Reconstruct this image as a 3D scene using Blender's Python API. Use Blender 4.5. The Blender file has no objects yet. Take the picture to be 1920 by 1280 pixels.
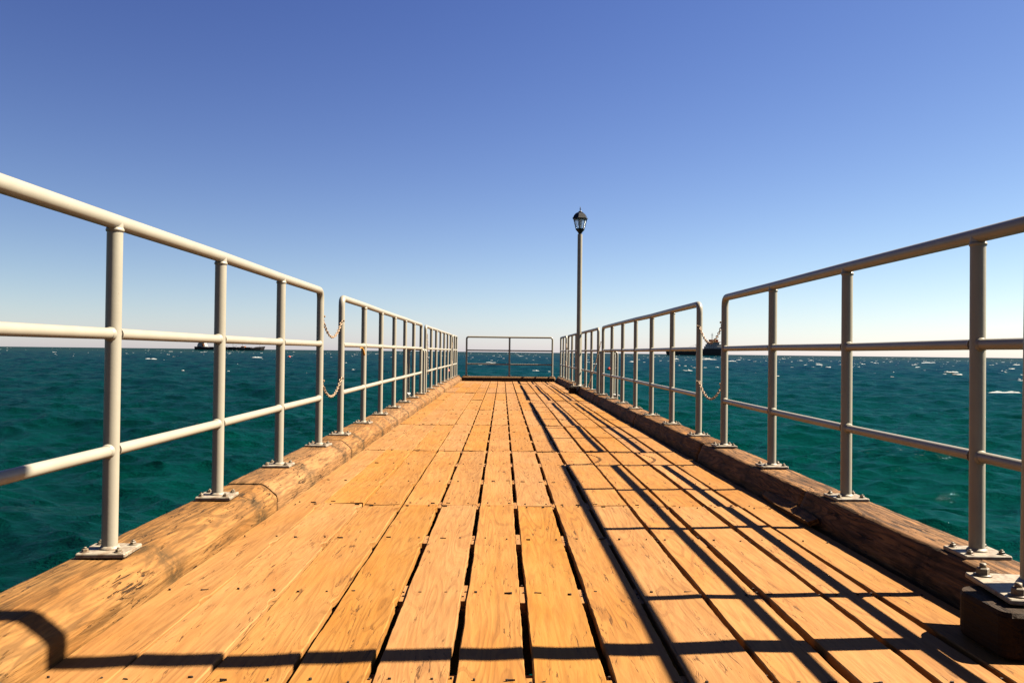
import bpy, math, random
import numpy as np
from mathutils import Vector, Matrix

R = math.radians
sc = bpy.context.scene
col = sc.collection
random.seed(7)
rng = np.random.default_rng(11)

# ------------------------------------------------------------------ numbers
EYE = 0.747            # eye height over the deck
KERB = 0.12            # kerb top over the deck
XL, XR = -1.195, 1.515 # railing lines
SEA = -1.7
SUN_EL = R(46.0)
SUN_DIR = Vector((math.cos(SUN_EL) * math.cos(R(4.9)), math.cos(SUN_EL) * math.sin(R(4.9)), math.sin(SUN_EL)))
Z_TOP, Z_MID, Z_LOW = 1.135, 0.788, 0.432
END = 21.9

# ------------------------------------------------------------------ mesh builder
class MB:
    def __init__(s):
        s.v, s.f, s.m, s.sm = [], [], [], []
    def add(s, verts, faces, mat=0, smooth=False):
        o = len(s.v)
        s.v += [tuple(p) for p in verts]
        for f in faces:
            s.f.append(tuple(i + o for i in f)); s.m.append(mat); s.sm.append(smooth)
    def box(s, x0, x1, y0, y1, z0, z1, mat=0, bev=0.0, M=None):
        if bev <= 0:
            V = [(x, y, z) for x in (x0, x1) for y in (y0, y1) for z in (z0, z1)]
            F = [(0, 1, 3, 2), (4, 6, 7, 5), (0, 4, 5, 1), (2, 3, 7, 6), (0, 2, 6, 4), (1, 5, 7, 3)]
        else:
            b = bev
            def ring(i, z):
                return [(x0 + i + b, y0 + i, z), (x1 - i - b, y0 + i, z), (x1 - i, y0 + i + b, z), (x1 - i, y1 - i - b, z),
                        (x1 - i - b, y1 - i, z), (x0 + i + b, y1 - i, z), (x0 + i, y1 - i - b, z), (x0 + i, y0 + i + b, z)]
            rs = [ring(b * .7, z0), ring(0, z0 + b), ring(0, z1 - b), ring(b * .7, z1)]
            V = sum(rs, [])
            F = [tuple(range(7, -1, -1)), tuple(range(24, 32))]
            for k in range(3):
                for i in range(8):
                    j = (i + 1) % 8
                    F.append((k * 8 + i, k * 8 + j, k * 8 + 8 + j, k * 8 + 8 + i))
        if M is not None: V = [M @ Vector(p) for p in V]
        s.add(V, F, mat)
    def tube(s, pts, r, n=16, mat=0, cap=True):
        P = [Vector(p) for p in pts]
        k = len(P)
        rr = r if hasattr(r, '__len__') else [r] * k
        T = []
        for i in range(k):
            a = P[min(i + 1, k - 1)] - P[max(i - 1, 0)]
            T.append(a.normalized())
        up = Vector((0, 0, 1)) if abs(T[0].z) < .9 else Vector((1, 0, 0))
        N = (up - T[0] * up.dot(T[0])).normalized()
        V = []
        for i in range(k):
            N = (N - T[i] * N.dot(T[i])).normalized()
            B = T[i].cross(N)
            for j in range(n):
                a = 2 * math.pi * j / n
                V.append(P[i] + (N * math.cos(a) + B * math.sin(a)) * rr[i])
        F = []
        for i in range(k - 1):
            for j in range(n):
                q = (j + 1) % n
                F.append((i * n + j, i * n + q, (i + 1) * n + q, (i + 1) * n + j))
        s.add(V, F, mat, True)
        if cap:
            s.add(V[:n], [tuple(range(n - 1, -1, -1))], mat)
            s.add(V[-n:], [tuple(range(n))], mat)
    def lathe(s, prof, n=16, c=(0, 0, 0), mat=0, smooth=True, rot=0.0):
        V, F = [], []
        for (r, z) in prof:
            for j in range(n):
                a = 2 * math.pi * j / n + rot
                V.append((c[0] + r * math.cos(a), c[1] + r * math.sin(a), c[2] + z))
        for i in range(len(prof) - 1):
            for j in range(n):
                q = (j + 1) % n
                F.append((i * n + j, i * n + q, (i + 1) * n + q, (i + 1) * n + j))
        F.append(tuple(range(n - 1, -1, -1))); F.append(tuple(range((len(prof) - 1) * n, len(prof) * n)))
        s.add(V, F, mat, smooth)
    def link(s, c, d, side, L=.034, W=.021, w=.0032, mat=0):
        # one oval chain link centred c, long axis d, flat axis side
        d = d.normalized(); side = (side - d * side.dot(d)).normalized(); nrm = d.cross(side)
        n, k = 14, 6
        V, F = [], []
        a, b = L / 2 - w, W / 2 - w
        for i in range(n):
            t = 2 * math.pi * i / n
            rad = d * math.cos(t) * a + side * math.sin(t) * b
            out = (d * math.cos(t) * b + side * math.sin(t) * a).normalized()
            for j in range(k):
                u = 2 * math.pi * j / k
                V.append(c + rad + (out * math.cos(u) + nrm * math.sin(u)) * w)
        for i in range(n):
            i2 = (i + 1) % n
            for j in range(k):
                q = (j + 1) % k
                F.append((i * k + j, i2 * k + j, i2 * k + q, i * k + q))
        s.add(V, F, mat, True)
    def build(s, name, mats, parent=None, loc=None):
        me = bpy.data.meshes.new(name)
        me.from_pydata(s.v, [], s.f)
        if not isinstance(mats, (list, tuple)): mats = [mats]
        for m in mats: me.materials.append(m)
        me.polygons.foreach_set('material_index', s.m)
        me.polygons.foreach_set('use_smooth', s.sm)
        me.update()
        return link_obj(name, me, parent, loc)

def link_obj(name, me, parent=None, loc=None):
    o = bpy.data.objects.new(name, me); col.objects.link(o)
    if parent: o.parent = parent
    if loc is not None: o.location = loc
    return o
def empty(name, loc=(0, 0, 0)):
    o = bpy.data.objects.new(name, None); col.objects.link(o); o.location = loc; o.empty_display_size = .1
    return o
def tag(o, label=None, cat=None, group=None, kind=None):
    if label: o['label'] = label
    if cat: o['category'] = cat
    if group: o['group'] = group
    if kind: o['kind'] = kind
    return o
def bend(pts, rad, n=6):
    """round the inner corners of a polyline"""
    P = [Vector(p) for p in pts]; out = [P[0]]
    for i in range(1, len(P) - 1):
        a = (P[i - 1] - P[i]).normalized(); b = (P[i + 1] - P[i]).normalized()
        p0, p2 = P[i] + a * rad, P[i] + b * rad
        for k in range(n + 1):
            t = k / n
            out.append(p0 * (1 - t) ** 2 + P[i] * 2 * t * (1 - t) + p2 * t * t)
    out.append(P[-1])
    return out

# ------------------------------------------------------------------ materials
def mat(name):
    m = bpy.data.materials.new(name); m.use_nodes = True
    nt = m.node_tree
    return m, nt, nt.nodes['Principled BSDF']
def nd(nt, t, **kw):
    n = nt.nodes.new(t)
    for k, v in kw.items():
        if k.startswith('i_'):
            key = k[2:]
            n.inputs[int(key) if key.isdigit() else key.replace('_', ' ')].default_value = v
        else: setattr(n, k, v)
    return n
def ramp(nt, fac, stops):
    r = nt.nodes.new('ShaderNodeValToRGB')
    e = r.color_ramp.elements
    while len(e) < len(stops): e.new(.5)
    for q, (p, c) in zip(e, stops):
        q.position = p; q.color = (c[0], c[1], c[2], 1) if hasattr(c, '__len__') else (c, c, c, 1)
    nt.links.new(fac, r.inputs[0])
    return r.outputs[0]
def mixc(nt, f, a, b, mode='MIX'):
    n = nt.nodes.new('ShaderNodeMix'); n.data_type = 'RGBA'; n.blend_type = mode
    for i, v in ((0, f), (6, a), (7, b)):
        if hasattr(v, 'links') or isinstance(v, bpy.types.NodeSocket): nt.links.new(v, n.inputs[i])
        elif i == 0: n.inputs[0].default_value = v
        else: n.inputs[i].default_value = (*v, 1)
    return n.outputs[2]
def math_(nt, op, a, b=None, clamp=False):
    n = nt.nodes.new('ShaderNodeMath'); n.operation = op; n.use_clamp = clamp
    for i, v in ((0, a), (1, b)):
        if v is None: continue
        if isinstance(v, bpy.types.NodeSocket): nt.links.new(v, n.inputs[i])
        else: n.inputs[i].default_value = v
    return n.outputs[0]

def wood_mat(name, pale, mid, dark, stain=None, crack=0.5, bump=.35, wave_f=.55, fib=.42):
    m, nt, bs = mat(name); L = nt.links.new
    tc = nd(nt, 'ShaderNodeTexCoord'); oi = nd(nt, 'ShaderNodeObjectInfo')
    rnd = nd(nt, 'ShaderNodeVectorMath', operation='SCALE'); rnd.inputs[0].default_value = (37.0, 91.0, 13.0); L(oi.outputs['Random'], rnd.inputs['Scale'])
    p = nd(nt, 'ShaderNodeVectorMath', operation='ADD'); L(tc.outputs['Object'], p.inputs[0]); L(rnd.outputs[0], p.inputs[1])
    def scaled(v):
        s = nd(nt, 'ShaderNodeVectorMath', operation='MULTIPLY'); L(p.outputs[0], s.inputs[0]); s.inputs[1].default_value = v
        return s.outputs[0]
    # warp so that the grain wanders and swells round knots
    wn = nd(nt, 'ShaderNodeTexNoise', i_Scale=1.0, i_Detail=1.5); L(scaled((5.0, 1.1, 5.0)), wn.inputs['Vector'])
    # cathedral figure: iso-lines of a slow field
    a = nd(nt, 'ShaderNodeTexNoise', i_Scale=1.0, i_Detail=2.0, i_Roughness=.45, i_Distortion=.25); L(scaled((6.5, .55, 6.5)), a.inputs['Vector'])
    lines = math_(nt, 'SINE', math_(nt, 'MULTIPLY', a.outputs[0], 135.0))
    figure = ramp(nt, lines, [(0.0, 0), (.45, .05), (.85, 1.0), (1.0, .75)])
    msk = nd(nt, 'ShaderNodeTexNoise', i_Scale=1.0, i_Detail=2.0); L(scaled((5.0, 1.3, 5.0)), msk.inputs['Vector'])
    figure = math_(nt, 'MULTIPLY', figure, ramp(nt, msk.outputs[0], [(.40, .12), (.60, 1)]))
    # fine fibres
    fb = nd(nt, 'ShaderNodeTexNoise', i_Scale=1.0, i_Detail=5.0, i_Roughness=.62, i_Distortion=.4); L(scaled((62, 4.6, 62)), fb.inputs['Vector'])
    # broad blotches
    bl = nd(nt, 'ShaderNodeTexNoise', i_Scale=1.0, i_Detail=3.0, i_Roughness=.55); L(scaled((6.5, 2.0, 6.5)), bl.inputs['Vector'])
    # short open checks
    ck = nd(nt, 'ShaderNodeTexNoise', i_Scale=1.0, i_Detail=3.0, i_Roughness=.7, i_Distortion=.9); L(scaled((72, 8, 72)), ck.inputs['Vector'])
    cm = nd(nt, 'ShaderNodeTexNoise', i_Scale=1.0, i_Detail=1.0); L(scaled((9, 2.6, 9)), cm.inputs['Vector'])
    check = math_(nt, 'MULTIPLY', ramp(nt, ck.outputs[0], [(.33, 1), (.42, 0)]), ramp(nt, cm.outputs[0], [(.44, 0), (.56, 1)]))
    c = mixc(nt, ramp(nt, bl.outputs[0], [(.32, 0), (.68, 1)]), mid, pale)
    c = mixc(nt, math_(nt, 'MULTIPLY', ramp(nt, fb.outputs[0], [(.36, 1), (.58, 0)]), fib), c, dark)
    c = mixc(nt, math_(nt, 'MULTIPLY', figure, wave_f), c, dark)
    c = mixc(nt, math_(nt, 'MULTIPLY', check, crack), c, tuple(q * .35 for q in dark))
    # each board its own tone
    hs = nd(nt, 'ShaderNodeHueSaturation'); L(c, hs.inputs['Color'])
    L(math_(nt, 'ADD', math_(nt, 'MULTIPLY', oi.outputs['Random'], .12), .94), hs.inputs['Value'])
    L(math_(nt, 'ADD', math_(nt, 'MULTIPLY', math_(nt, 'FRACT', math_(nt, 'MULTIPLY', oi.outputs['Random'], 17.3)), .10), .95), hs.inputs['Saturation'])
    c = hs.outputs[0]
    if stain:
        at = nd(nt, 'ShaderNodeAttribute', attribute_name='stain')
        sn = nd(nt, 'ShaderNodeTexNoise', i_Scale=1.0, i_Detail=5.0, i_Roughness=.7); L(scaled((22, 16, 22)), sn.inputs['Vector'])
        f = math_(nt, 'MULTIPLY', math_(nt, 'MULTIPLY', at.outputs['Fac'], .78), ramp(nt, sn.outputs[0], [(.33, .0), (.55, 1)]), True)
        c = mixc(nt, f, c, stain)
    L(c, bs.inputs['Base Color'])
    bs.inputs['Roughness'].default_value = .72
    bs.inputs['Specular IOR Level'].default_value = .08
    bp = nd(nt, 'ShaderNodeBump', i_Strength=bump, i_Distance=.004)
    h = math_(nt, 'SUBTRACT', math_(nt, 'ADD', fb.outputs[0], math_(nt, 'MULTIPLY', lines, .08)), math_(nt, 'MULTIPLY', check, .9))
    L(h, bp.inputs['Height']); L(bp.outputs[0], bs.inputs['Normal'])
    return m

M_PLANK = wood_mat('plank_wood', (.135, .0650, .0190), (.126, .0540, .0118), (.060, .0240, .0055), crack=.8, wave_f=.5, fib=.40)
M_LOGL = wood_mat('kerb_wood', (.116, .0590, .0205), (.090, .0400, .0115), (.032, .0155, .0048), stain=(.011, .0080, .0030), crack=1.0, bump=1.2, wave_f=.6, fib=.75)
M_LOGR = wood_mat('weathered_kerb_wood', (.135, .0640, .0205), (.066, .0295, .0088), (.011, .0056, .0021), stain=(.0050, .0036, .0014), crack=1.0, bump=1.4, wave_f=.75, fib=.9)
M_UNDER = wood_mat('dark_under_wood', (.014, .008, .0035), (.009, .005, .0023), (.004, .003, .0015))  # much darker wood for the timbers below the joists
M_JOIST = wood_mat('joist_wood', (.130, .0630, .0215), (.122, .0530, .0140), (.060, .0260, .0070))
M_BLOCK = wood_mat('dark_block_wood', (.016, .008, .003), (.010, .0052, .0019), (.004, .002, .0008), crack=1.0, bump=1.0)

def paint_mat(name, base, rust=.0, rough=.35):
    m, nt, bs = mat(name); L = nt.links.new
    tc = nd(nt, 'ShaderNodeTexCoord')
    n1 = nd(nt, 'ShaderNodeTexNoise', i_Scale=9.0, i_Detail=4.0); L(tc.outputs['Object'], n1.inputs['Vector'])
    n2 = nd(nt, 'ShaderNodeTexNoise', i_Scale=60.0, i_Detail=5.0, i_Roughness=.7); L(tc.outputs['Object'], n2.inputs['Vector'])
    c = mixc(nt, ramp(nt, n1.outputs[0], [(.3, 0), (.7, 1)]), tuple(q * .90 for q in base), base)
    if rust:
        c = mixc(nt, math_(nt, 'MULTIPLY', ramp(nt, n2.outputs[0], [(.66, 0), (.74, 1)]), rust), c, (.060, .024, .008))
    if rust:      # rust creeping up from the foot and out of the welds
        sz = nd(nt, 'ShaderNodeSeparateXYZ'); L(tc.outputs['Object'], sz.inputs[0])
        ft = ramp(nt, sz.outputs[2], [(.012, .9), (.05, 0)])
        n3 = nd(nt, 'ShaderNodeTexNoise', i_Scale=45.0, i_Detail=5.0, i_Roughness=.7); L(tc.outputs['Object'], n3.inputs['Vector'])
        c = mixc(nt, math_(nt, 'MULTIPLY', ft, ramp(nt, n3.outputs[0], [(.46, 0), (.62, rust)])), c, (.050, .022, .008))
    L(c, bs.inputs['Base Color'])
    L(math_(nt, 'ADD', math_(nt, 'MULTIPLY', n2.outputs[0], .25), rough - .1), bs.inputs['Roughness'])
    bp = nd(nt, 'ShaderNodeBump', i_Strength=.12, i_Distance=.002); L(n2.outputs[0], bp.inputs['Height']); L(bp.outputs[0], bs.inputs['Normal'])
    bs.inputs['Specular IOR Level'].default_value = .22
    return m
M_PAINT = paint_mat('cream_gloss_paint', (.124, .112, .087), rust=.4)
M_PLATE = paint_mat('cream_plate_paint', (.120, .103, .076), rust=.7, rough=.5)
M_BOLT = paint_mat('painted_bolt', (.074, .058, .037), rust=.8, rough=.5)
M_NAIL = paint_mat('rusty_nail', (.014, .007, .003), rough=.7)
M_CHAIN = paint_mat('rusty_chain', (.165, .112, .068), rust=.35, rough=.4)
M_CHAIN.node_tree.nodes['Principled BSDF'].inputs['Metallic'].default_value = .35
M_IRON = paint_mat('black_iron', (.0028, .0028, .0026), rough=.32)
M_WHITE = paint_mat('white_paint', (.155, .15, .142), rough=.5)
M_HULL = paint_mat('dark_hull', (.0032, .003, .004), rough=.6)
M_HULLR = paint_mat('maroon_hull', (.006, .004, .0045), rough=.6)
M_ORANGE = paint_mat('orange_paint', (.12, .040, .010), rough=.5)
M_GREYBLUE = paint_mat('grey_steel', (.07, .074, .078), rough=.5)
M_BUOY = paint_mat('red_orange_plastic', (.16, .016, .0065), rough=.4)
M_YELLOW = paint_mat('yellow_webbing', (.16, .070, .003), rough=.7)
def glass_mat():
    m, nt, bs = mat('frosted_pane')
    bs.inputs['Base Color'].default_value = (.86, .93, .97, 1)
    bs.inputs['Transmission Weight'].default_value = .85
    bs.inputs['Roughness'].default_value = .25
    bs.inputs['IOR'].default_value = 1.2
    return m
M_GLASS = glass_mat()
m_, nt_, b_ = mat('sooty_bulb'); b_.inputs['Base Color'].default_value = (.09, .07, .045, 1); b_.inputs['Roughness'].default_value = .3; M_BULB = m_

# ------------------------------------------------------------------ the pier
pier = tag(empty('wooden_pier', (0, 0, 0)), 'long wooden pier with sunlit orange plank deck and timber kerbs running out over the sea', 'pier')
BND = [-1.040, -.871, -.670, -.483, -.297, -.1095, .071, .2576, .4305, .628, .816, 1.0056, 1.179, 1.358]
GAP = [0, .006, .008, .014, .018, .019, .019, .021, .018, .020, .020, .020, .021, 0]
ROWS = [-2.62 + 2.25 * k for k in range(11)] + [21.56]
JOISTS = [-2.62 + .75 * k for k in range(33)]

def plank(mb, x0, x1, y0, y1, seed, lift, cup, notch=False):
    """one board: wavy sawn edges, slight cup and bow, nails; local coords round its centre"""
    rs = random.Random(seed)
    n = 75
    ph = [rs.uniform(0, 6.3) for _ in range(8)]
    am = [rs.uniform(.0002, .0009) for _ in range(4)]
    cx, cy = (x0 + x1) / 2, (y0 + y1) / 2
    tl = rs.uniform(-.0025, .0025); tw = rs.uniform(-.002, .002)
    V = []
    e0, e1 = rs.uniform(-.006, .006), rs.uniform(-.006, .006)
    for i in range(n + 1):
        t = i / n
        y = y0 + (y1 - y0) * t
        wl = am[0] * math.sin(y * 5 + ph[0]) + am[1] * math.sin(y * 17 + ph[1]) + rs.gauss(0, .0004)
        wr = am[2] * math.sin(y * 5 + ph[2]) + am[3] * math.sin(y * 17 + ph[3]) + rs.gauss(0, .0006)
        zz = lift + .0018 * math.sin(y * 2.2 + ph[4])
        if notch:
            for jy in JOISTS:      # chewed notch in the edge just short of each joist
                d = y - (jy - .105)
                if abs(d) < .028: wr -= (.014 + .006 * math.sin(jy * 7 + ph[6])) * min(1.0, (.028 - abs(d)) / .012) * (.4 + .6 * abs(math.sin(jy * 3.1 + ph[7])))
        a, b = x0 + wl - cx, x1 + wr - cx
        hl, hr = zz + tl + tw * (t - .5), zz - tl - tw * (t - .5)
        hm = zz - cup
        bv = .0024 + .001 * math.sin(y * 9 + ph[5])
        yo = y - cy
        if i == 0: sk = -e0
        elif i == n: sk = e1
        else: sk = 0
        ring = [(a, hl - .024), (a, hl - bv), (a + bv, hl), (a + (b - a) * .3, hm + (hl - hm) * .3), ((a + b) / 2, hm), (a + (b - a) * .7, hm + (hr - hm) * .3), (b - bv, hr), (b, hr - bv), (b, hr - .024)]
        for k, (x, z) in enumerate(ring):
            V.append((x, yo + sk * (x / (b - a)), z))
    k = 9; F = []
    for i in range(n):
        for j in range(k):
            q = (j + 1) % k
            F.append((i * k + j, (i + 1) * k + j, (i + 1) * k + q, i * k + q))
    o = len(mb.v)
    mb.add(V, F, 0, False)
    for fi in range(len(mb.sm) - len(F), len(mb.sm)): pass
    mb.add(V[:k], [tuple(range(k))], 0); mb.add(V[-k:], [tuple(range(k - 1, -1, -1))], 0)
    # nails and the torn fibre beside them
    for jy in JOISTS:
        ys = []
        if abs(jy - y0) < .02: ys = [y0 + .035]
        elif abs(jy - y1) < .02: ys = [y1 - .035]
        elif y0 < jy < y1: ys = [jy]
        for yy in ys:
            for fx in (.22, .80):
                if rs.random() < .06: continue
                nx = (x1 - x0) * (fx - .5) + rs.uniform(-.016, .016); ny = yy - cy + rs.uniform(-.012, .012)
                r1, r2 = rs.uniform(.0022, .0050), rs.uniform(.0018, .0032)
                z = lift + .0012 + max(abs(tl), 0) * .6 + .0018
                m = 7; rg = [(nx + r1 * math.cos(2 * math.pi * q / m) * rs.uniform(.7, 1.3), ny + r2 * math.sin(2 * math.pi * q / m) * rs.uniform(.7, 1.3), z) for q in range(m)]
                lo = [(p[0], p[1], z - .006) for p in rg]
                mb.add(rg + lo, [tuple(range(m))] + [((q + 1) % m, q, m + q, m + (q + 1) % m) for q in range(m)], 1)
                if rs.random() < .4:   # short tear sideways
                    l = rs.uniform(.008, .022); sgn = rs.choice((-1, 1)); w = rs.uniform(.001, .0022)
                    pts = [(nx, ny - w, z - .0004), (nx + sgn * l, ny + rs.uniform(-.003, .003), z - .0004), (nx, ny + w, z - .0004)]
                    if sgn < 0: pts.reverse()
                    lo = [(p[0], p[1], z - .006) for p in pts]
                    mb.add(pts + lo, [(0, 1, 2)] + [((q + 1) % 3, q, 3 + q, 3 + (q + 1) % 3) for q in range(3)], 1)
    return cx, cy

order = []
for r in range(len(ROWS) - 1):
    for c in range(13): order.append((r, c))
vis = [rc for rc in order if rc[0] >= 2][:100]
rest = MB()
for (r, c) in order:
    y0, y1 = ROWS[r] + .0025, ROWS[r + 1] - .0025
    rs = random.Random(r * 50 + c)
    x0 = BND[c] + GAP[c] / 2 + rs.uniform(-.002, .002) ; x1 = BND[c + 1] - GAP[c + 1] / 2 + rs.uniform(-.002, .002)
    lift = rs.uniform(-.003, .003); cup = rs.uniform(0, .003)
    mb = MB()
    cx, cy = plank(mb, x0, x1, y0, y1, r * 50 + c + 1, lift, cup, c < 4)
    if (r, c) in vis:
        mb.build('deck_plank', [M_PLANK, M_NAIL], pier, (cx, cy, 0))
    else:
        o = len(rest.v)
        rest.v += [(x + cx, y + cy, z) for (x, y, z) in mb.v]
        rest.f += [tuple(i + o for i in f) for f in mb.f]; rest.m += mb.m; rest.sm += mb.sm
tag(rest.build('deck_plank', [M_PLANK, M_NAIL], pier), kind='stuff')

# joists across, stringers and piles under the deck
for k, jy in enumerate(JOISTS):
    if jy > 21.5: break
    mb = MB(); w = .118
    mb.box(-1.19, 1.52, -w, w, -.22, -.0285, 0, .006)
    # packing strips nailed on the joist, filling the gaps between boards
    rs = random.Random(k)
    for c in range(4, 13):
        g = GAP[c] / 2 - .0006
        a0, a1 = -w + rs.uniform(0, .03), w - .05 - rs.uniform(0, .05)
        mb.box(BND[c] - g, BND[c] + g, a0, a1, -.030, -.004 - rs.uniform(0, .004) - (.006 if c > 8 else 0), 0, .0008)
        for q in range(2):
            yy = rs.uniform(-.07, .07); xx = BND[c] + rs.uniform(-.004, .004)
            mb.box(xx - .0028, xx + .0028, yy - .003, yy + .003, -.02, -.003, 1)
    mb.build('joist', [M_JOIST, M_NAIL], pier, (0, jy + .045 + random.uniform(-.01, .01), random.uniform(-.0015, 0)))
for x in (-1.0, -.35, .35, 1.2):
    mb = MB(); mb.box(-.11, .11, -2.7, 21.8, -.52, -.226, 0, .01); mb.build('stringer', M_UNDER, pier, (x, 0, 0))
for y in (0.5, 5.5, 10.5, 15.5, 20.8):
    for x in (-1.0, 1.2):
        mb = MB(); mb.tube([(0, 0, -.53), (0, 0, -2), (0, 0, -5)], [.15, .155, .16], 14); mb.build('pile', M_UNDER, pier, (x, y, 0))
    mb = MB(); mb.box(-1.25, 1.5, -.12, .12, -.78, -.525, 0, .01); mb.build('cross_beam', M_UNDER, pier, (0, y + .28, 0))

# kerb timbers: rounded-octagon logs, posts bolted on top
L1 = [-.35, .65, 1.62, 2.60, 3.575, 4.55, 5.53]
L2 = [6.26 + 1.02 * k for k in range(7)]
L3 = [13.09 + 1.06 * k for k in range(7)]
L4 = [20.1, 21.05, 21.95]
R1 = [-.39, .63, 1.65, 2.67, 3.69, 4.71, 5.73]
R2 = [6.47 + 1.033 * k for k in range(7)]
R3 = [13.3 + 1.0 * k for k in range(6)] + [19.3]
R4 = [20.0, 20.92, 21.85]
POSTS_L = L1 + L2 + L3 + L4; POSTS_R = R1 + R2 + R3 + R4

def vnoise(x, y, z, s):
    return (math.sin(x * 3.1 * s + 1.7 * math.sin(y * 2.3 * s + z)) + math.sin(y * 4.7 * s + 2.1 * math.sin(z * 3.9 * s + x)) + math.sin(z * 5.3 * s + 1.3 * math.sin(x * 6.1 * s))) / 3
def kerb(prof, y0, y1, xc, posts, side, material, seed, lift=0.0, twist=0.0, stain_all=0.0, yaw=0.0, soft=1):
    """prof: (x,z) outline of the section, inner side first; finely divided and roughened"""
    rs = random.Random(seed)
    pts = []
    for i in range(len(prof)):
        a, b = prof[i], prof[(i + 1) % len(prof)]
        n = max(1, int(math.hypot(b[0] - a[0], b[1] - a[1]) / .012))
        for k in range(n): pts.append((a[0] + (b[0] - a[0]) * k / n, a[1] + (b[1] - a[1]) * k / n))
    # soften corners
    for _ in range(soft):
        pts = [((pts[i - 1][0] + 2 * pts[i][0] + pts[(i + 1) % len(pts)][0]) / 4, (pts[i - 1][1] + 2 * pts[i][1] + pts[(i + 1) % len(pts)][1]) / 4) for i in range(len(pts))]
    m = max(8, int((y1 - y0) / .045)); k = len(pts)
    cy = (y0 + y1) / 2
    V, ST = [], []
    for i in range(m + 1):
        y = y0 + (y1 - y0) * i / m
        edge = min(i, m - i)
        sh = 1.0 if edge > 1 else (.985 if edge == 1 else .95)
        for (x, z) in pts:
            nz = vnoise(x, y * .35, z, 3 + seed % 3) * .0030 + vnoise(x, y * .6, z, 14) * .0010 + rs.gauss(0, .0007)
            zc = .03
            xx, zz = x * (1 + nz * 4) * sh, zc + (z - zc) * (1 + nz * 6) * sh
            V.append((xx + side * yaw * (y - cy) , y - cy, zz + lift))
            # stain: drip fans under each plate, on the deck side
            s = stain_all
            inner = -side * x           # >0 on the deck side
            for py in posts:
                d = y - py
                if abs(d) < .5:
                    down = max(0.0, KERB - z)
                    cen = .095 + down * .35
                    wd = .050 + down * .30
                    if inner > .05: s += 1.05 * math.exp(-((d - cen) / wd) ** 2) * (1.0 if z > -.06 else .6)
                    if abs(d) < .12 and z > KERB - .02: s += .35 * (1 - abs(d) / .12)
            if z > KERB - .025 and inner < .02: s += .28 + .3 * vnoise(x, y * .8, z, 5)
            s += .45 * max(0, vnoise(x * 2, y * .55, z * 2, 4) - .35)
            ST.append(max(0, min(1, s)))
    F = []
    for i in range(m):
        for j in range(k):
            q = (j + 1) % k
            F.append((i * k + j, i * k + q, (i + 1) * k + q, (i + 1) * k + j))
    mb = MB(); mb.add(V, F, 0, True)
    mb.f.append(tuple(range(k - 1, -1, -1))); mb.m.append(0); mb.sm.append(False)
    mb.f.append(tuple(range(m * k, m * k + k))); mb.m.append(0); mb.sm.append(False)
    o = mb.build('kerb_beam', material, pier, (xc, cy, 0))
    at = o.data.attributes.new('stain', 'FLOAT', 'POINT'); at.data.foreach_set('value', ST)
    me = o.data
    # make sure faces look outward
    import bmesh
    bm = bmesh.new(); bm.from_mesh(me); bmesh.ops.recalc_face_normals(bm, faces=bm.faces); bm.to_mesh(me); bm.free()
    return o
profL = [(.152, -.10), (.152, .062), (.083, KERB), (-.088, KERB), (-.155, .06), (-.155, -.10)]
cutsL = [-2.65, .9, 3.98, 5.92, 8.0, 11.0, 14.0, 17.2, 21.98]
for i in range(len(cutsL) - 1):
    kerb(profL, cutsL[i] + .004, cutsL[i + 1] - .004, XL, POSTS_L, -1, M_LOGL, 31 + i, random.Random(i + 3).uniform(-.006, .004))
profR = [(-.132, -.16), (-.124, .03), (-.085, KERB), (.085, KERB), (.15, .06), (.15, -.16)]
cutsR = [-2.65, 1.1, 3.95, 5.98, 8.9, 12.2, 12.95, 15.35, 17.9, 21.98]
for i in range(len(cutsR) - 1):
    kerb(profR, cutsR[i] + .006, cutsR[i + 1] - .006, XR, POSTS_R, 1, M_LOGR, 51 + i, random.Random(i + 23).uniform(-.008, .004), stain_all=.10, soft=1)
# end beam across the head of the pier
eb = MB(); eb.box(-1.04, 1.38, -.13, .13, -.12, .118, 0, .03)
ebo = eb.build('kerb_beam', M_LOGL, pier, (0, END - .05, 0))
at = ebo.data.attributes.new('stain', 'FLOAT', 'POINT'); at.data.foreach_set('value', [.35] * len(ebo.data.vertices))

# ------------------------------------------------------------------ railings
PR, TR, RR = .0235, .0235, .0175
def mesh_of(mb, name, mats):
    o = mb.build(name, mats); me = o.data; bpy.data.objects.remove(o); return me
pm = MB()
pm.box(-.072, .072, -.072, .072, .001, .014, 0, .003)
pm.lathe([(.032, .012), (.030, .018), (.0245, .024)], 20)
PLATE = mesh_of(pm, 'base_plate', M_PLATE)
bm_ = MB()
bm_.lathe([(.0125, 0), (.0125, .002)], 14); bm_.lathe([(.0095, .002), (.0095, .0085), (.008, .0100)], 6, smooth=False); bm_.lathe([(.0045, .010), (.0042, .0145)], 10)
BOLT = mesh_of(bm_, 'bolt', M_BOLT)
def post_mesh(h, collar=True):
    mb = MB(); mb.tube([(0, 0, .012), (0, 0, h * .5), (0, 0, h)], PR, 20)
    if collar: mb.lathe([(.0255, h - .032), (.027, h - .026), (.0245, h - .02)], 20)
    return mesh_of(mb, 'post', M_PAINT)
POST_IN = post_mesh(Z_TOP - KERB); POST_END = post_mesh(Z_TOP - KERB - .0718, False)

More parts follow.
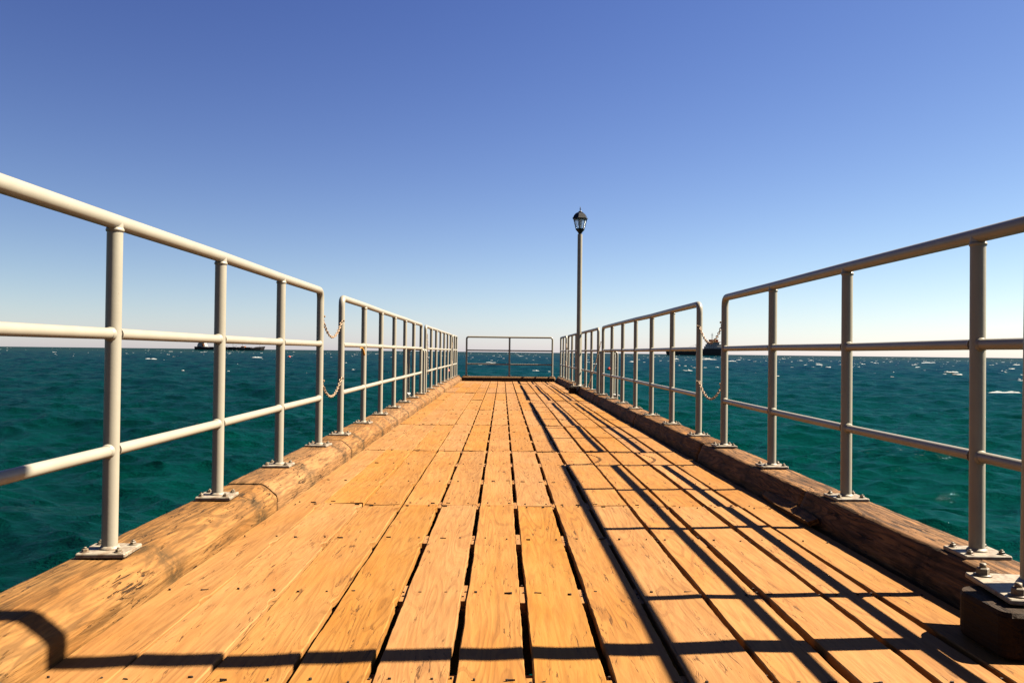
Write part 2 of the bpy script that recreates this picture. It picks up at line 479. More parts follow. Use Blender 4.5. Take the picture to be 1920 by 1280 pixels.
def railing(axis, base, posts, label, group, bend_ends=(True, True), detail=13.5):
    """axis 'y': runs along the pier at x=base; axis 'x': across it at y=base"""
    mid = sum(posts) / len(posts)
    P = (lambda t, z: Vector((0, t - mid, z - KERB))) if axis == 'y' else (lambda t, z: Vector((t - mid, 0, z - KERB)))
    root = empty('railing', (base, mid, KERB) if axis == 'y' else (mid, base, KERB))
    tag(root, label, 'railing', group)
    a, b = posts[0], posts[-1]
    path = []
    rs = random.Random(int(base * 100 + mid * 10))
    if bend_ends[0]: path += [P(a, Z_TOP - .072), P(a, Z_TOP)]
    else: path += [P(a, Z_TOP)]
    inner = [P(t, Z_TOP + rs.uniform(-.003, .003)) for t in posts[1:-1]]
    tail = [P(b, Z_TOP), P(b, Z_TOP - .072)] if bend_ends[1] else [P(b, Z_TOP)]
    if bend_ends[0]: h = bend([path[0], path[1], inner[0]], .062)[:-1]
    else: h = path
    if bend_ends[1]: t_ = bend([inner[-1], tail[0], tail[1]], .062)[1:]
    else: t_ = tail
    mb = MB(); mb.tube(h + inner + t_, TR, 20); mb.build('top_rail', M_PAINT, root)
    for z, nm in ((Z_MID, 'middle_rail'), (Z_LOW, 'lower_rail')):
        mb = MB()
        mb.tube([P(a, z)] + [P(t, z + rs.uniform(-.002, .002)) for t in posts[1:-1]] + [P(b, z)], RR, 18)
        for t in posts:       # weld beads either side of each post
            for sg in (-1, 1):
                if (t == a and sg < 0) or (t == b and sg > 0): continue
                q0 = P(t + sg * .0215, z); q1 = P(t + sg * .0265, z); q2 = P(t + sg * .0325, z)
                mb.tube([q0, q1, q2], [.0225, .0215, .0178], 18)
        mb.build(nm, M_PAINT, root)
    for i, t in enumerate(posts):
        isend = (i == 0 and bend_ends[0]) or (i == len(posts) - 1 and bend_ends[1])
        p = link_obj('post', POST_END if isend else POST_IN, root, P(t, KERB))
        pl = link_obj('base_plate', PLATE, p)
        pl.rotation_euler.z = rs.uniform(-.07, .07)
        dist = t if axis == 'y' else base
        if dist < detail:
            for sx in (-1, 1):
                for sy in (-1, 1):
                    bo = link_obj('bolt', BOLT, p, (sx * .050, sy * .050, .0145)); bo.rotation_euler.z = rs.uniform(0, 3)
    return root
GL, GR = 'railing sections along the left kerb', 'railing sections along the right kerb'
railing('y', XL, [-2.2] + L1, 'nearest railing section on the left kerb, large sunlit cream bars', GL, (False, True))
railing('y', XL, L2, 'seven-post railing section on the left kerb between the sagging chains and the boarding ladder', GL)
railing('y', XL, L3, 'seven-post railing section on the left kerb beyond the boarding ladder', GL)
railing('y', XL, L4, 'short three-post railing section at the far end of the left kerb', GL)
railing('y', XR, [-2.2] + R1, 'nearest shaded railing section on the right kerb, beside the near lamp post', GR, (False, True))
railing('y', XR, R2, 'seven-post railing section on the right kerb between the sagging chains and the boarding ladder', GR)
railing('y', XR, R3, 'railing section on the right kerb behind the far lamp post', GR)
railing('y', XR, R4, 'short three-post railing section at the far end of the right kerb', GR)
railing('x', END, [-.93, .185, 1.30], 'free-standing three-post railing across the far end of the pier', 'railings closing the pier head')

# ------------------------------------------------------------------ chains
def chain(p0, p1, sag, label, group='chains at the railing gaps', eye=True, skew=0.0):
    p0, p1 = Vector(p0), Vector(p1)
    mid = (p0 + p1) / 2
    N = 400; S = []
    for i in range(N + 1):
        t = i / N
        tt = t
        q = p0.lerp(p1, t); q.z -= 4 * sag * tt * (1 - tt) * (1 + skew * (tt - .5))
        S.append(q)
    mb = MB(); acc = 0; last = S[0]; step = .026; k = 0; side0 = Vector((1, 0, 0))
    rs = random.Random(int(abs(p0.y) * 100))
    for i in range(1, N + 1):
        acc += (S[i] - last).length; last = S[i]
        if acc >= step:
            acc -= step
            d = (S[min(i + 3, N)] - S[max(i - 3, 0)])
            n1 = side0 - d * (side0.dot(d) / d.length_squared); n1.normalize(); n2 = d.normalized().cross(n1)
            ang = (math.pi / 2 if k % 2 else 0) + rs.uniform(-.35, .35) + .5
            mb.link(S[i] - mid, d, n1 * math.cos(ang) + n2 * math.sin(ang)); k += 1
    if eye:
        for p in (p0, p1):
            q = p - mid
            sg = 1 if p.x < 0 else -1
            mb.tube([q, q + Vector((sg * .014, 0, 0))], .0045, 8)
            mb.tube([q + Vector((sg * .014, 0, 0)), q + Vector((sg * .021, 0, 0))], .0075, 6)
    o = mb.build('chain', M_CHAIN, None, mid)
    tag(o, label, 'chain', group)
    return o
def gap_chain(x, ya, yb, z, sag, label):
    ins = .006 if x < 0 else -.006
    return chain((x + ins, ya + .026, z), (x + ins, yb - .026, z - .004), sag, label)
gap_chain(XL, L1[-1], L2[0], .968, .128, 'upper rusty chain sagging across the nearest gap in the left railing')
gap_chain(XL, L1[-1], L2[0], .545, .118, 'lower rusty chain sagging across the nearest gap in the left railing')
gap_chain(XR, R1[-1], R2[0], .968, .135, 'upper rusty chain sagging across the nearest gap in the right railing')
gap_chain(XR, R1[-1], R2[0], .545, .118, 'lower rusty chain sagging across the nearest gap in the right railing')
chain((XL + .03, L3[0] - .03, 1.03), (XL + .05, L3[0] - .06, .40), .0, 'unhooked chain hanging straight down a post beside the left boarding ladder', eye=False)
chain((XR - .03, R2[-1] - .0, .93), (XR - .06, R3[1] + .02, .16), .05, 'loose chain slanting down to the kerb beside the right boarding ladder', eye=False)
gap_chain(XL, L3[-1], L4[0], .968, .13, 'upper chain across the far gap in the left railing')
gap_chain(XL, L3[-1], L4[0], .545, .12, 'lower chain across the far gap in the left railing')
gap_chain(XR, R3[-1], R4[0], .968, .13, 'upper chain across the far gap in the right railing')
gap_chain(XR, R3[-1], R4[0], .545, .12, 'lower chain across the far gap in the right railing')

# ------------------------------------------------------------------ lamp posts
def lamp(loc, label):
    root = empty('lamp_post', loc); tag(root, label, 'lamp post', 'lamp posts on the right kerb')
    mb = MB(); mb.tube([(0, 0, .012), (0, 0, 1.2), (0, 0, 2.83)], [.046, .0455, .0445], 24); mb.lathe([(.058, .013), (.056, .022), (.0475, .034)], 24)
    mb.build('pole', M_PAINT, root)
    mb = MB(); mb.box(-.135, .135, -.135, .135, 0, .014, 0, .003); bp = mb.build('base_plate', M_PLATE, root); bp.rotation_euler.z = R(-7)
    for sx in (-1, 1):
        for sy in (-1, 1):
            mb = MB(); mb.lathe([(.024, 0), (.024, .004)], 16); mb.lathe([(.017, .004), (.017, .02), (.014, .023)], 6, smooth=False); mb.lathe([(.009, .023), (.0085, .034)], 10)
            b = mb.build('bolt', M_BOLT, root, (sx * .100 + sy * .012, sy * .100 - sx * .012, .0142)); b.rotation_euler.z = .3 * sx + sy
    rot = R(12)
    mb = MB()
    mb.lathe([(.034, 2.80), (.040, 2.825), (.030, 2.84), (.046, 2.87), (.078, 2.905), (.086, 2.915), (.080, 2.925)], 6, smooth=False, rot=rot)
    mb.build('lantern_cup', M_IRON, root)
    zb, zt, rb, rt = 2.922, 3.118, .078, .128
    fr = MB()
    for k in range(6):
        a = rot + math.pi / 3 * k
        fr.tube([(rb * math.cos(a), rb * math.sin(a), zb), (rt * math.cos(a), rt * math.sin(a), zt)], .0075, 6)
        a2 = a + math.pi / 3
        for rr, zz in ((rb, zb + .006), (rt, zt - .004)):
            fr.tube([(rr * math.cos(a), rr * math.sin(a), zz), (rr * math.cos(a2), rr * math.sin(a2), zz)], .006, 6)
        # arched corner bracket under the eave
        am = a + math.pi / 6; rm = (rt - .008) * math.cos(math.pi / 6)
        fr.tube([((rt - .006) * math.cos(a), (rt - .006) * math.sin(a), zt - .035), (rm * math.cos(am), rm * math.sin(am), zt - .012), ((rt - .006) * math.cos(a2), (rt - .006) * math.sin(a2), zt - .035)], .005, 6)
    fr.build('lantern_frame', M_IRON, root)
    for k in range(6):
        a, a2 = rot + math.pi / 3 * k, rot + math.pi / 3 * (k + 1)
        s = .965
        V = []
        for off in (0, -.003):
            for (rr, zz, q) in ((rb * s, zb, a), (rb * s, zb, a2), (rt * s, zt, a2), (rt * s, zt, a)):
                V.append(((rr + off) * math.cos(q), (rr + off) * math.sin(q), zz))
        mb = MB(); mb.add(V, [(0, 1, 2, 3), (7, 6, 5, 4), (0, 4, 5, 1), (1, 5, 6, 2), (2, 6, 7, 3), (3, 7, 4, 0)]); mb.build('pane', M_GLASS, root)
    mb = MB(); mb.lathe([(.012, 2.93), (.012, 2.95), (.028, 2.99), (.036, 3.03), (.028, 3.07), (.016, 3.10), (.016, 3.14)], 12); mb.build('bulb', M_BULB, root)
    rf = MB()
    rf.lathe([(.10, 3.112), (.147, 3.112), (.150, 3.124), (.135, 3.150), (.118, 3.182), (.095, 3.212), (.062, 3.235), (.030, 3.244)], 6, smooth=False, rot=rot)
    ro = rf.build('lantern_roof', M_IRON, root)
    fi = MB(); fi.lathe([(.034, 3.240), (.036, 3.256), (.020, 3.262), (.008, 3.268), (.008, 3.285), (.0125, 3.296), (.0125, 3.306), (.006, 3.316), (.006, 3.33), (.002, 3.352)], 12)
    fi.build('finial', M_IRON, ro)
    return root
lamp((1.431, 2.225, .1265), 'nearest lamp post, only its bolted foot showing at the right edge').rotation_euler.y = R(.6)   # leans out a touch
lamp((1.42, 15.65, .1245), 'tall cream lamp post with a black six-sided lantern standing on the far right kerb')
def block(cx, cy):
    mb = MB()
    x0, x1, y0, y1, r = -.075, .063, -.13, .13, .075
    ring = [(x1, y0), (x1, y1)]
    for k in range(9):
        a = math.pi / 2 + math.pi / 2 * k / 8; ring.append((x0 + r + r * math.cos(a), y1 - r + r * math.sin(a)))
    for k in range(5):
        a = math.pi + math.pi / 2 * k / 4; ring.append((x0 + .03 + .03 * math.cos(a), y0 + .03 + .03 * math.sin(a)))
    n = len(ring); V = []
    lev = [(.0, .004), (1, .012), (1, .106), (.955, .117)]
    for s, z in lev:
        s = .96 if s == 0 else s
        V += [(x * s, y * s, z) for x, y in ring]
    F = [tuple(range(n - 1, -1, -1)), tuple(range(n * 3, n * 4))]
    for k in range(3):
        for i in range(n):
            j = (i + 1) % n; F.append((k * n + i, k * n + j, (k + 1) * n + j, (k + 1) * n + i))
    mb.add(V, F); o = mb.build('lamp_block', M_BLOCK, pier, (cx, cy, .004))
    import bmesh
    bm = bmesh.new(); bm.from_mesh(o.data); bmesh.ops.recalc_face_normals(bm, faces=bm.faces); bm.to_mesh(o.data); bm.free()
block(1.312, 2.185); block(1.312, 15.62)

# ------------------------------------------------------------------ boarding ladders
def ladder(side, xin, xout, ys, label):
    root = empty('boarding_ladder', (side * xin, sum(ys) / 2, 0)); tag(root, label, 'ladder', 'boarding ladders')
    d = side * (xout - xin); hy = (ys[1] - ys[0]) / 2
    for sg in (-1, 1):
        pts = bend([(0, sg * hy, .05), (0, sg * hy, .775), (d, sg * hy, .775), (d, sg * hy, -1.2), (d, sg * hy, -2.6)], .055)
        mb = MB(); mb.tube(pts, .0165, 14); mb.build('hoop_rail', M_PAINT, root)
    for k in range(8):
        z = .10 - .3 * k
        mb = MB(); mb.box(-.035 if side > 0 else -.045, .045 if side > 0 else .035, -hy + .016, hy - .016, z - .012, z + .016, 0, .004); mb.build('tread', M_WHITE, root, (d, 0, 0))
    return root
ladder(-1, 1.17, 1.43, (12.60, 12.92), 'metal boarding ladder with hooped handrails on the left side of the pier')
ladder(1, 1.50, 1.75, (12.82, 13.14), 'metal boarding ladder with hooped handrails on the right side of the pier')

# ------------------------------------------------------------------ odds and ends
mb = MB()
pts = [(-.021, -.36), (.024, -.37), (.030, -.1), (.026, .2), (.012, .37), (-.016, .36), (-.028, .1)]
n = len(pts)
V = [(x, y, 0) for x, y in pts] + [(x, y, .022) for x, y in pts]
mb.add(V, [tuple(range(n - 1, -1, -1)), tuple(range(n, 2 * n))] + [(i, (i + 1) % n, n + (i + 1) % n, n + i) for i in range(n)])
oc = mb.build('wood_offcut', M_LOGR, None, (1.373, 4.02, .012)); oc.rotation_euler = (0, R(-24), R(-1.5))
tag(oc, 'narrow broken piece of board lying against the foot of the right kerb', 'board')
mb = MB()
mb.tube([(.006, -.012, .014), (.012, -.004, .006), (.016, .004, -.008), (.017, .018, -.026), (.018, .034, -.042), (.018, .042, -.049)], [.004, .006, .008, .0095, .0105, .007], 10)
mb.tube([(.004, -.10, .006), (.006, -.07, .010), (.009, -.03, .012), (.012, -.006, .008)], [.003, .005, .005, .005], 8)
ys_ = mb.build('strap', M_YELLOW, None, (XL + .012, L2[0] + .82, Z_MID - .030)); tag(ys_, 'short yellow strap dangling under the middle rail of the left railing', 'strap')

# ------------------------------------------------------------------ sea
NW = 90
lam = np.exp(rng.uniform(np.log(.36), np.log(9.0), NW)); lam = np.sort(lam)[::-1]
main = R(-112)   # travels toward the viewer, a little leftward
th = main + rng.normal(0, .62, NW)
kx, ky = 2 * np.pi / lam * np.cos(th), 2 * np.pi / lam * np.sin(th)
kk = 2 * np.pi / lam
amp = .0080 * lam ** .70 * rng.uniform(.5, 1.2, NW)
amp = np.minimum(amp, .085 / kk)
phs = rng.uniform(0, 2 * np.pi, NW)
def sea_eval(X, Y, cell):
    H = np.zeros_like(X); DX = np.zeros_like(X); DY = np.zeros_like(X)
    for i in range(NW):
        att = np.clip((lam[i] / cell - 2.2) / 2.0, 0, 1)
        if att.max() <= 0: continue
        ph = kx[i] * X + ky[i] * Y + phs[i]
        a = amp[i] * att
        s, c = np.sin(ph), np.cos(ph)
        H += a * c; DX -= .9 * a * s * kx[i] / kk[i]; DY -= .9 * a * s * ky[i] / kk[i]
    return H, DX, DY
rad = list(np.arange(1.2, 16, .055))
while rad[-1] < 2600: rad.append(rad[-1] * 1.0042)
while rad[-1] < 40000: rad.append(rad[-1] * 1.035)
rad = np.array(rad)
fr_ = np.radians(np.arange(-44, 44.001, .088))           # dense ahead, looser behind
bk = np.radians(np.arange(46, 314.1, 2.0))
ang = np.concatenate([fr_, bk])
nr, na = len(rad), len(ang)
RR_, AA = np.meshgrid(rad, ang, indexing='ij')
X = (RR_ * np.sin(AA)); Y = (RR_ * np.cos(AA))
dr = np.gradient(rad)[:, None] * np.ones((1, na))
da = np.where((AA <= R(44.01)), R(.088), R(2.0)) * RR_
cell = np.maximum(dr * .8, da)
H, DX, DY = sea_eval(X, Y, cell)
co = np.stack([X + DX, Y + DY, H + SEA], -1).reshape(-1, 3).astype(np.float32)
ii = np.arange((nr - 1))[:, None] * na; jj = np.arange(na)[None, :]; j2 = (jj + 1) % na
quads = np.stack([ii + jj, ii + na + jj, ii + na + j2, ii + j2], -1).reshape(-1, 4).astype(np.int32)
me = bpy.data.meshes.new('sea')
me.vertices.add(len(co)); me.vertices.foreach_set('co', co.ravel())
me.loops.add(quads.size); me.loops.foreach_set('vertex_index', quads.ravel()[::1])
me.polygons.add(len(quads)); me.polygons.foreach_set('loop_start', np.arange(0, quads.size, 4, dtype=np.int32))
me.polygons.foreach_set('use_smooth', np.ones(len(quads), dtype=bool))
me.update(calc_edges=True)
foam = np.clip((H / .15 - 1.25) * 2.0, 0, 1).reshape(-1).astype(np.float32)
at = me.attributes.new('crest', 'FLOAT', 'POINT'); at.data.foreach_set('value', foam)
if me.polygons[0].normal.z < 0: me.flip_normals()
sea = link_obj('sea', me); tag(sea, kind='structure')

def sea_mat():
    m = bpy.data.materials.new('sea_water'); m.use_nodes = True; nt = m.node_tree; L = nt.links.new
    nt.nodes.remove(nt.nodes['Principled BSDF']); out = nt.nodes['Material Output']
    geo = nd(nt, 'ShaderNodeNewGeometry')
    sep = nd(nt, 'ShaderNodeVectorMath', operation='LENGTH'); L(geo.outputs['Position'], sep.inputs[0])
    def noise(scale, det=4.0, rough=.55, dist=0.0):
        s = nd(nt, 'ShaderNodeVectorMath', operation='MULTIPLY'); L(geo.outputs['Position'], s.inputs[0]); s.inputs[1].default_value = scale
        n = nd(nt, 'ShaderNodeTexNoise', i_Scale=1.0, i_Detail=det, i_Roughness=rough, i_Distortion=dist); L(s.outputs[0], n.inputs['Vector']); return n.outputs[0]
    # shallow green over sand near the pier, deep blue further out; shading away from the sun painted in on the left
    far = nd(nt, 'ShaderNodeMapRange', interpolation_type='SMOOTHSTEP'); L(math_(nt, 'LOGARITHM', sep.outputs['Value'], 10.0), far.inputs[0])
    for i, v in ((1, 1.15), (2, 2.75), (3, 0), (4, 1)): far.inputs[i].default_value = v
    c = mixc(nt, far.outputs[0], (.0001, .0130, .0103), (.0002, .0022, .0068))
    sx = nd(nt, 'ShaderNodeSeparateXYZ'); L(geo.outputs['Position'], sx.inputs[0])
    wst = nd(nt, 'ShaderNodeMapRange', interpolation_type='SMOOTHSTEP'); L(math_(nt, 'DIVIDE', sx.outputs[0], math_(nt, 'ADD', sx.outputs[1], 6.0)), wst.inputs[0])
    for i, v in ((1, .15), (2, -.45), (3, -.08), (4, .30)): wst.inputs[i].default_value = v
    left_shade = ramp(nt, math_(nt, 'ADD', noise((.05, .05, .05), 3.0), wst.outputs[0]), [(.45, 0), (.68, 1)])  # patchy mask that puts the left side's shading into the water colour
    c = mixc(nt, math_(nt, 'MULTIPLY', left_shade, .55), c, (.0003, .0026, .0030))
    patch = noise((.5, .35, .5), 4.0, .6)
    c = mixc(nt, ramp(nt, patch, [(.35, 0), (.7, .45)]), c, (.0001, .0166, .0128))
    # foam flecks on breaking crests
    cr = nd(nt, 'ShaderNodeAttribute', attribute_name='crest')
    fl = noise((5.0, 5.0, 5.0), 6.0, .72, .6)
    fo = math_(nt, 'MULTIPLY', cr.outputs['Fac'], ramp(nt, fl, [(.60, 0), (.67, 1)]), True)
    lf = ramp(nt, noise((.16, .16, .16), 2.0), [(.54, 0), (.66, 1)])
    fo = math_(nt, 'MULTIPLY', fo, lf, True)
    c = mixc(nt, math_(nt, 'MULTIPLY', fo, .75), c, (.075, .085, .08))
    # ripples
    b1 = noise((4.0, 7.5, 5.0), 6.0, .66, .7); b2 = noise((1.1, 2.2, 1.5), 3.0, .5, .4); b3 = noise((.35, .25, .3), 3.0, .6)
    bp3 = nd(nt, 'ShaderNodeBump', i_Strength=.35, i_Distance=.5); L(b3, bp3.inputs['Height'])
    bp = nd(nt, 'ShaderNodeBump', i_Strength=.6, i_Distance=.12); L(b2, bp.inputs['Height']); L(bp3.outputs[0], bp.inputs['Normal'])
    bp1 = nd(nt, 'ShaderNodeBump', i_Strength=1.0, i_Distance=.125); L(b1, bp1.inputs['Height']); L(bp.outputs[0], bp1.inputs['Normal'])
    b0 = noise((15.0, 26.0, 18.0), 3.0, .6, .5)
    bp0 = nd(nt, 'ShaderNodeBump', i_Strength=.9, i_Distance=.026); L(b0, bp0.inputs['Height']); L(bp1.outputs[0], bp0.inputs['Normal']); bp1 = bp0
    nrm = bp1.outputs[0]
    df = nd(nt, 'ShaderNodeBsdfDiffuse'); L(c, df.inputs['Color']); L(nrm, df.inputs['Normal'])
    gl = nd(nt, 'ShaderNodeBsdfGlossy', i_Roughness=.03); gl.inputs['Color'].default_value = (.62, .86, 1, 1)
    gb = nd(nt, 'ShaderNodeBump', i_Strength=.42, i_Distance=.05); L(b1, gb.inputs['Height'])
    gb2 = nd(nt, 'ShaderNodeBump', i_Strength=.5, i_Distance=.014); L(b0, gb2.inputs['Height']); L(gb.outputs[0], gb2.inputs['Normal']); L(gb2.outputs[0], gl.inputs['Normal'])
    fr = nd(nt, 'ShaderNodeFresnel', i_IOR=1.33); L(gb2.outputs[0], fr.inputs['Normal'])
    f = math_(nt, 'MINIMUM', math_(nt, 'MULTIPLY', fr.outputs[0], .34), .10)
    mx = nd(nt, 'ShaderNodeMixShader'); L(f, mx.inputs[0]); L(df.outputs[0], mx.inputs[1]); L(gl.outputs[0], mx.inputs[2])
    L(mx.outputs[0], out.inputs['Surface'])
    return m
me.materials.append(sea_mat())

# whitecaps: low ragged mounds of foam standing on the wave crests
wc_v, wc_f = [], []
def whitecap(x, y, wid, hgt, dep, rot, z):
    n, k = 11, 5
    rs = random.Random(int(x * 31 + y * 17)); o = len(wc_v)
    ph = [rs.uniform(0, 6.3) for _ in range(4)]
    ca, sa = math.cos(rot), math.sin(rot)
    for i in range(n + 1):
        u = i / n * 2 - 1
        env = max(0, 1 - u * u) ** .5
        hh = hgt * env * (.45 + .55 * abs(math.sin(u * 3.1 + ph[0]))) * rs.uniform(.6, 1.15)
        yy = .25 * dep * math.sin(u * 2.3 + ph[1])
        for j in range(k):
            v = j / (k - 1) * 2 - 1
            lx = u * wid / 2 + rs.uniform(-.03, .03) * wid; ly = yy + v * dep / 2 * max(.12, env)
            lz = hh * (1 - v * v) * rs.uniform(.7, 1.2) - .05 * hgt
            wc_v.append((x + lx * ca - ly * sa, y + lx * sa + ly * ca, z + lz))
    for i in range(n):
        for j in range(k - 1):
            wc_f.append((o + i * k + j, o + (i + 1) * k + j, o + (i + 1) * k + j + 1, o + i * k + j + 1))
def height(xs, ys, r):
    c_ = np.maximum(.0042 * r * .8, R(.088) * r)
    return sea_eval(xs, ys, c_)[0]
NCAP = 2200
r_ = np.exp(rng.uniform(np.log(75), np.log(1900), NCAP)); a_ = np.radians(rng.uniform(-42, 42, NCAP))
# more of them to the right and far out, as the gusts fall
keep = rng.uniform(0, 1, NCAP) < (.22 + .78 * np.clip((a_ + .55) / 1.0, 0, 1)) * np.clip(np.log(r_ / 70) / 1.7, .03, 1) ** 1.3
r_, a_ = r_[keep], a_[keep]
best = None
for t in range(6):
    rr = r_ * (1 + rng.normal(0, .012, len(r_))); xs, ys = rr * np.sin(a_), rr * np.cos(a_)
    h = height(xs, ys, rr)
    if best is None: best = [xs, ys, h, rr]
    else:
        b = h > best[2]
        for q, v in zip(range(4), (xs, ys, h, rr)): best[q] = np.where(b, v, best[q])
for x, y, h, r in zip(*best):
    s = math.exp(random.gauss(-.75, .55)) * (.75 + r / 900)
    whitecap(x, y, 1.25 * s, .15 * s ** .7, .6 * s, random.gauss(0, .35), SEA + h - .02)
for (x, y, w, h) in ((94, 388, 10.5, .62), (79, 386, 4.5, .45), (104, 370, 2.6, .3), (33.6, 56, 2.3, .12), (82, 300, 3.0, .4), (168, 330, 6.0, .35), (172, 280, 3.0, .3), (118, 240, 2.0, .25), (66, 170, 1.2, .2), (26, 118, 1.6, .22)):
    whitecap(x, y, w, h, h * 2.2, .06, SEA + .12)
me = bpy.data.meshes.new('whitecaps'); me.from_pydata(wc_v, [], wc_f); me.update()
m, nt, bs = mat('sea_foam'); tcn = nd(nt, 'ShaderNodeTexNoise', i_Scale=6.0, i_Detail=4.0)
nt.links.new(ramp(nt, tcn.outputs[0], [(.3, (.085, .095, .095)), (.65, (.13, .134, .13))]), bs.inputs['Base Color']); bs.inputs['Roughness'].default_value = .9
me.materials.append(m)
wc = link_obj('whitecaps', me); tag(wc, 'white foam of small breaking waves scattered over the open sea', 'sea foam', kind='stuff')

# ------------------------------------------------------------------ buoys
def buoy(x, y, r, label):
    root = empty('buoy', (x, y, SEA + r * .35)); tag(root, label, 'buoy', 'red mooring buoys')
    mb = MB(); prof = [(r * math.sin(math.pi * k / 14) * (1 if k < 9 else .97), -r * math.cos(math.pi * k / 14)) for k in range(1, 14)]
    mb.lathe([(.02, -r)] + prof + [(r * .16, r * 1.02)], 20); mb.build('float', M_BUOY, root)
    mb = MB(); mb.lathe([(r * .18, r * .96), (r * .18, r * 1.10), (r * .08, r * 1.14)], 10)
    mb.tube([(-.10 * r, 0, r * 1.1), (-.10 * r, 0, r * 1.28), (.10 * r, 0, r * 1.28), (.10 * r, 0, r * 1.1)], .03 * r + .008, 8); mb.build('lifting_eye', M_BUOY, root)
buoy(15.0, 118, .36, 'orange-red buoy seen beside the right boarding ladder')
buoy(-66.5, 264, .42, 'small red buoy far out between the left posts, beyond the bow of the ship')
buoy(-6.35, 99, .30, 'red buoy half hidden behind far posts of the left railing')

# ------------------------------------------------------------------ ships on the horizon
def hull(mb, L, B, sections, mat_=0):
    """sections: (x, deck height, half-beam factor); closed hull, bow at +x"""
    V, F = [], []
    for (x, h, b, rake) in sections:
        for (yy, zz, k) in ((-1, h, 1), (-1, h * .4, .6), (-.9, -2.5, 0), (.9, -2.5, 0), (1, h * .4, .6), (1, h, 1)):
            V.append((x + rake * k, yy * b * B / 2, zz))
    n = 6
    for i in range(len(sections) - 1):
        for j in range(n):
            q = (j + 1) % n; F.append((i * n + j, i * n + q, (i + 1) * n + q, (i + 1) * n + j))
    F.append(tuple(range(n))); F.append(tuple(range(len(V) - 1, len(V) - n - 1, -1)))
    mb.add(V, F, mat_)
def ship_left():
    root = empty('cargo_ship', (-644, 2000, SEA)); tag(root, 'long dark cargo ship, white deckhouse at its left end, behind the left railing', 'ship', 'ships on the horizon')
    mb = MB()
    hull(mb, 160, 24, [(-80, 7.5, .75, -1), (-74, 7.5, .95, 0), (-50, 7, 1, 0), (-49.5, 5.8, 1, 0), (52, 5.6, 1, 0), (58, 6.2, .9, 0), (62, 7.8, .8, 1), (72, 8.8, .5, 3), (78, 9.6, .06, 5)])
    mb.build('hull', M_HULLR, root)
    mb = MB(); mb.box(-74, -56, -10, 10, 7.5, 12, 0, .3); mb.box(-73, -57.5, -9, 9, 12.02, 16, 0, .3); mb.box(-70, -58, -11, 11, 16.02, 19.5, 0, .3)
    ss = mb.build('deckhouse', M_WHITE, root)
    mb = MB(); mb.box(-57.9, -57.7, -10.2, 10.2, 17.2, 18.6); mb.box(-69, -59, -11.15, -11.02, 17.2, 18.6); mb.build('bridge_window', M_HULL, ss)
    mb = MB(); mb.box(-67, -62, -2.5, 2.5, 19.52, 24, 0, .5); mb.build('funnel', M_ORANGE, root)
    mb = MB(); mb.box(-62, -58, -11.5, -10.1, 7.6, 14, 0, .4); mb.build('lifeboat', M_ORANGE, root)
    for x in (-36, -14, 7, 29):
        mb = MB(); mb.tube([(0, 0, 5.5), (0, 0, 15), (0, 0, 18)], [.55, .45, .3], 8); mb.tube([(0, 0, 7), (9, 0, 10.5)], .3, 6); mb.box(-3, 3, -6, 6, 5.5, 6.9)
        mb.build('derrick', M_GREYBLUE, root, (x, 0, 0))
    for x0, x1 in ((-46, -26), (-24, -4), (-2, 17), (19, 25), (37, 50)):
        mb = MB(); mb.box(x0, x1, -9, 9, 5.6, 7.2, 0, .2); mb.build('hatch_cover', M_HULLR, root)
    mb = MB(); mb.box(27, 36, -5, 5, 7, 9.4, 0, .4); mb.build('deck_crane', M_ORANGE, root)
    mb = MB(); mb.tube([(70, 0, 8), (70, 0, 15)], .35, 6); mb.build('foremast', M_GREYBLUE, root)
ship_left()
def ship_right():
    root = empty('cargo_ship', (462, 2000, SEA)); tag(root, 'black cargo ship with white deckhouse and orange top, behind the right railing', 'ship', 'ships on the horizon')
    mb = MB()
    hull(mb, 140, 24, [(-70, 11.5, .12, -4), (-66, 11.2, .5, -1), (-56, 11, .9, 0), (14, 11, 1, 0), (14.3, 16, 1, 0), (60, 16.5, 1, 0), (66, 17, .85, 1)])
    mb.build('hull', M_HULL, root)
    mb = MB(); mb.box(20, 58, -11, 11, 16, 22, 0, .4); mb.box(23, 56, -10, 10, 22.02, 27, 0, .4); mb.box(26, 52, -9.5, 9.5, 27.02, 31, 0, .4)
    ss = mb.build('deckhouse', M_WHITE, root)
    for z in (18.4, 24):
        for x in range(27, 52, 5):
            mb = MB(); y = -11 if z < 20 else -10
            mb.box(x, x + 1.6, y - .12, y - .02, z, z + 1.4); mb.build('window', M_HULL, ss)
    mb = MB(); mb.box(24, 55, -12, 12, 31.02, 32.4, 0, .3); mb.box(30, 44, -6, 6, 32.42, 38, 0, .4); mb.build('wheelhouse', M_ORANGE, root)
    mb = MB(); mb.box(46, 51, -2.5, 2.5, 32.42, 38.6, 0, .5); mb.build('funnel', M_ORANGE, root)
    mb = MB()
    for sx in (-1.3, 1.3):
        mb.tube([(37 + sx, 0, 38), (37 + sx * .8, 0, 53)], .35, 6)
    for k in range(5): mb.tube([(35.7, 0, 39 + 3 * k), (38.3, 0, 41 + 3 * k)], .22, 5); 
    mb.tube([(33.5, 0, 48), (40.5, 0, 48)], .25, 5)
    mb.build('mast', M_GREYBLUE, root)
    for x in (-50, -36, -22, -8, 6):
        mb = MB(); mb.box(-5, 5, -8, 8, 11, 12.6, 0, .2); mb.build('hatch_cover', M_HULL, root, (x, 0, 0))
        mb = MB(); mb.box(-.8, .8, -12.1, -11.7, 10.2, 11.8); mb.build('fairlead', M_WHITE, root, (x + 6, 0, 0))
    mb = MB(); mb.tube([(-2, 0, 11), (-2, 0, 27)], [.5, .35], 6); mb.tube([(-2.4, 0, 25), (-26, 0, 17)], .22, 5); mb.build('derrick', M_GREYBLUE, root)
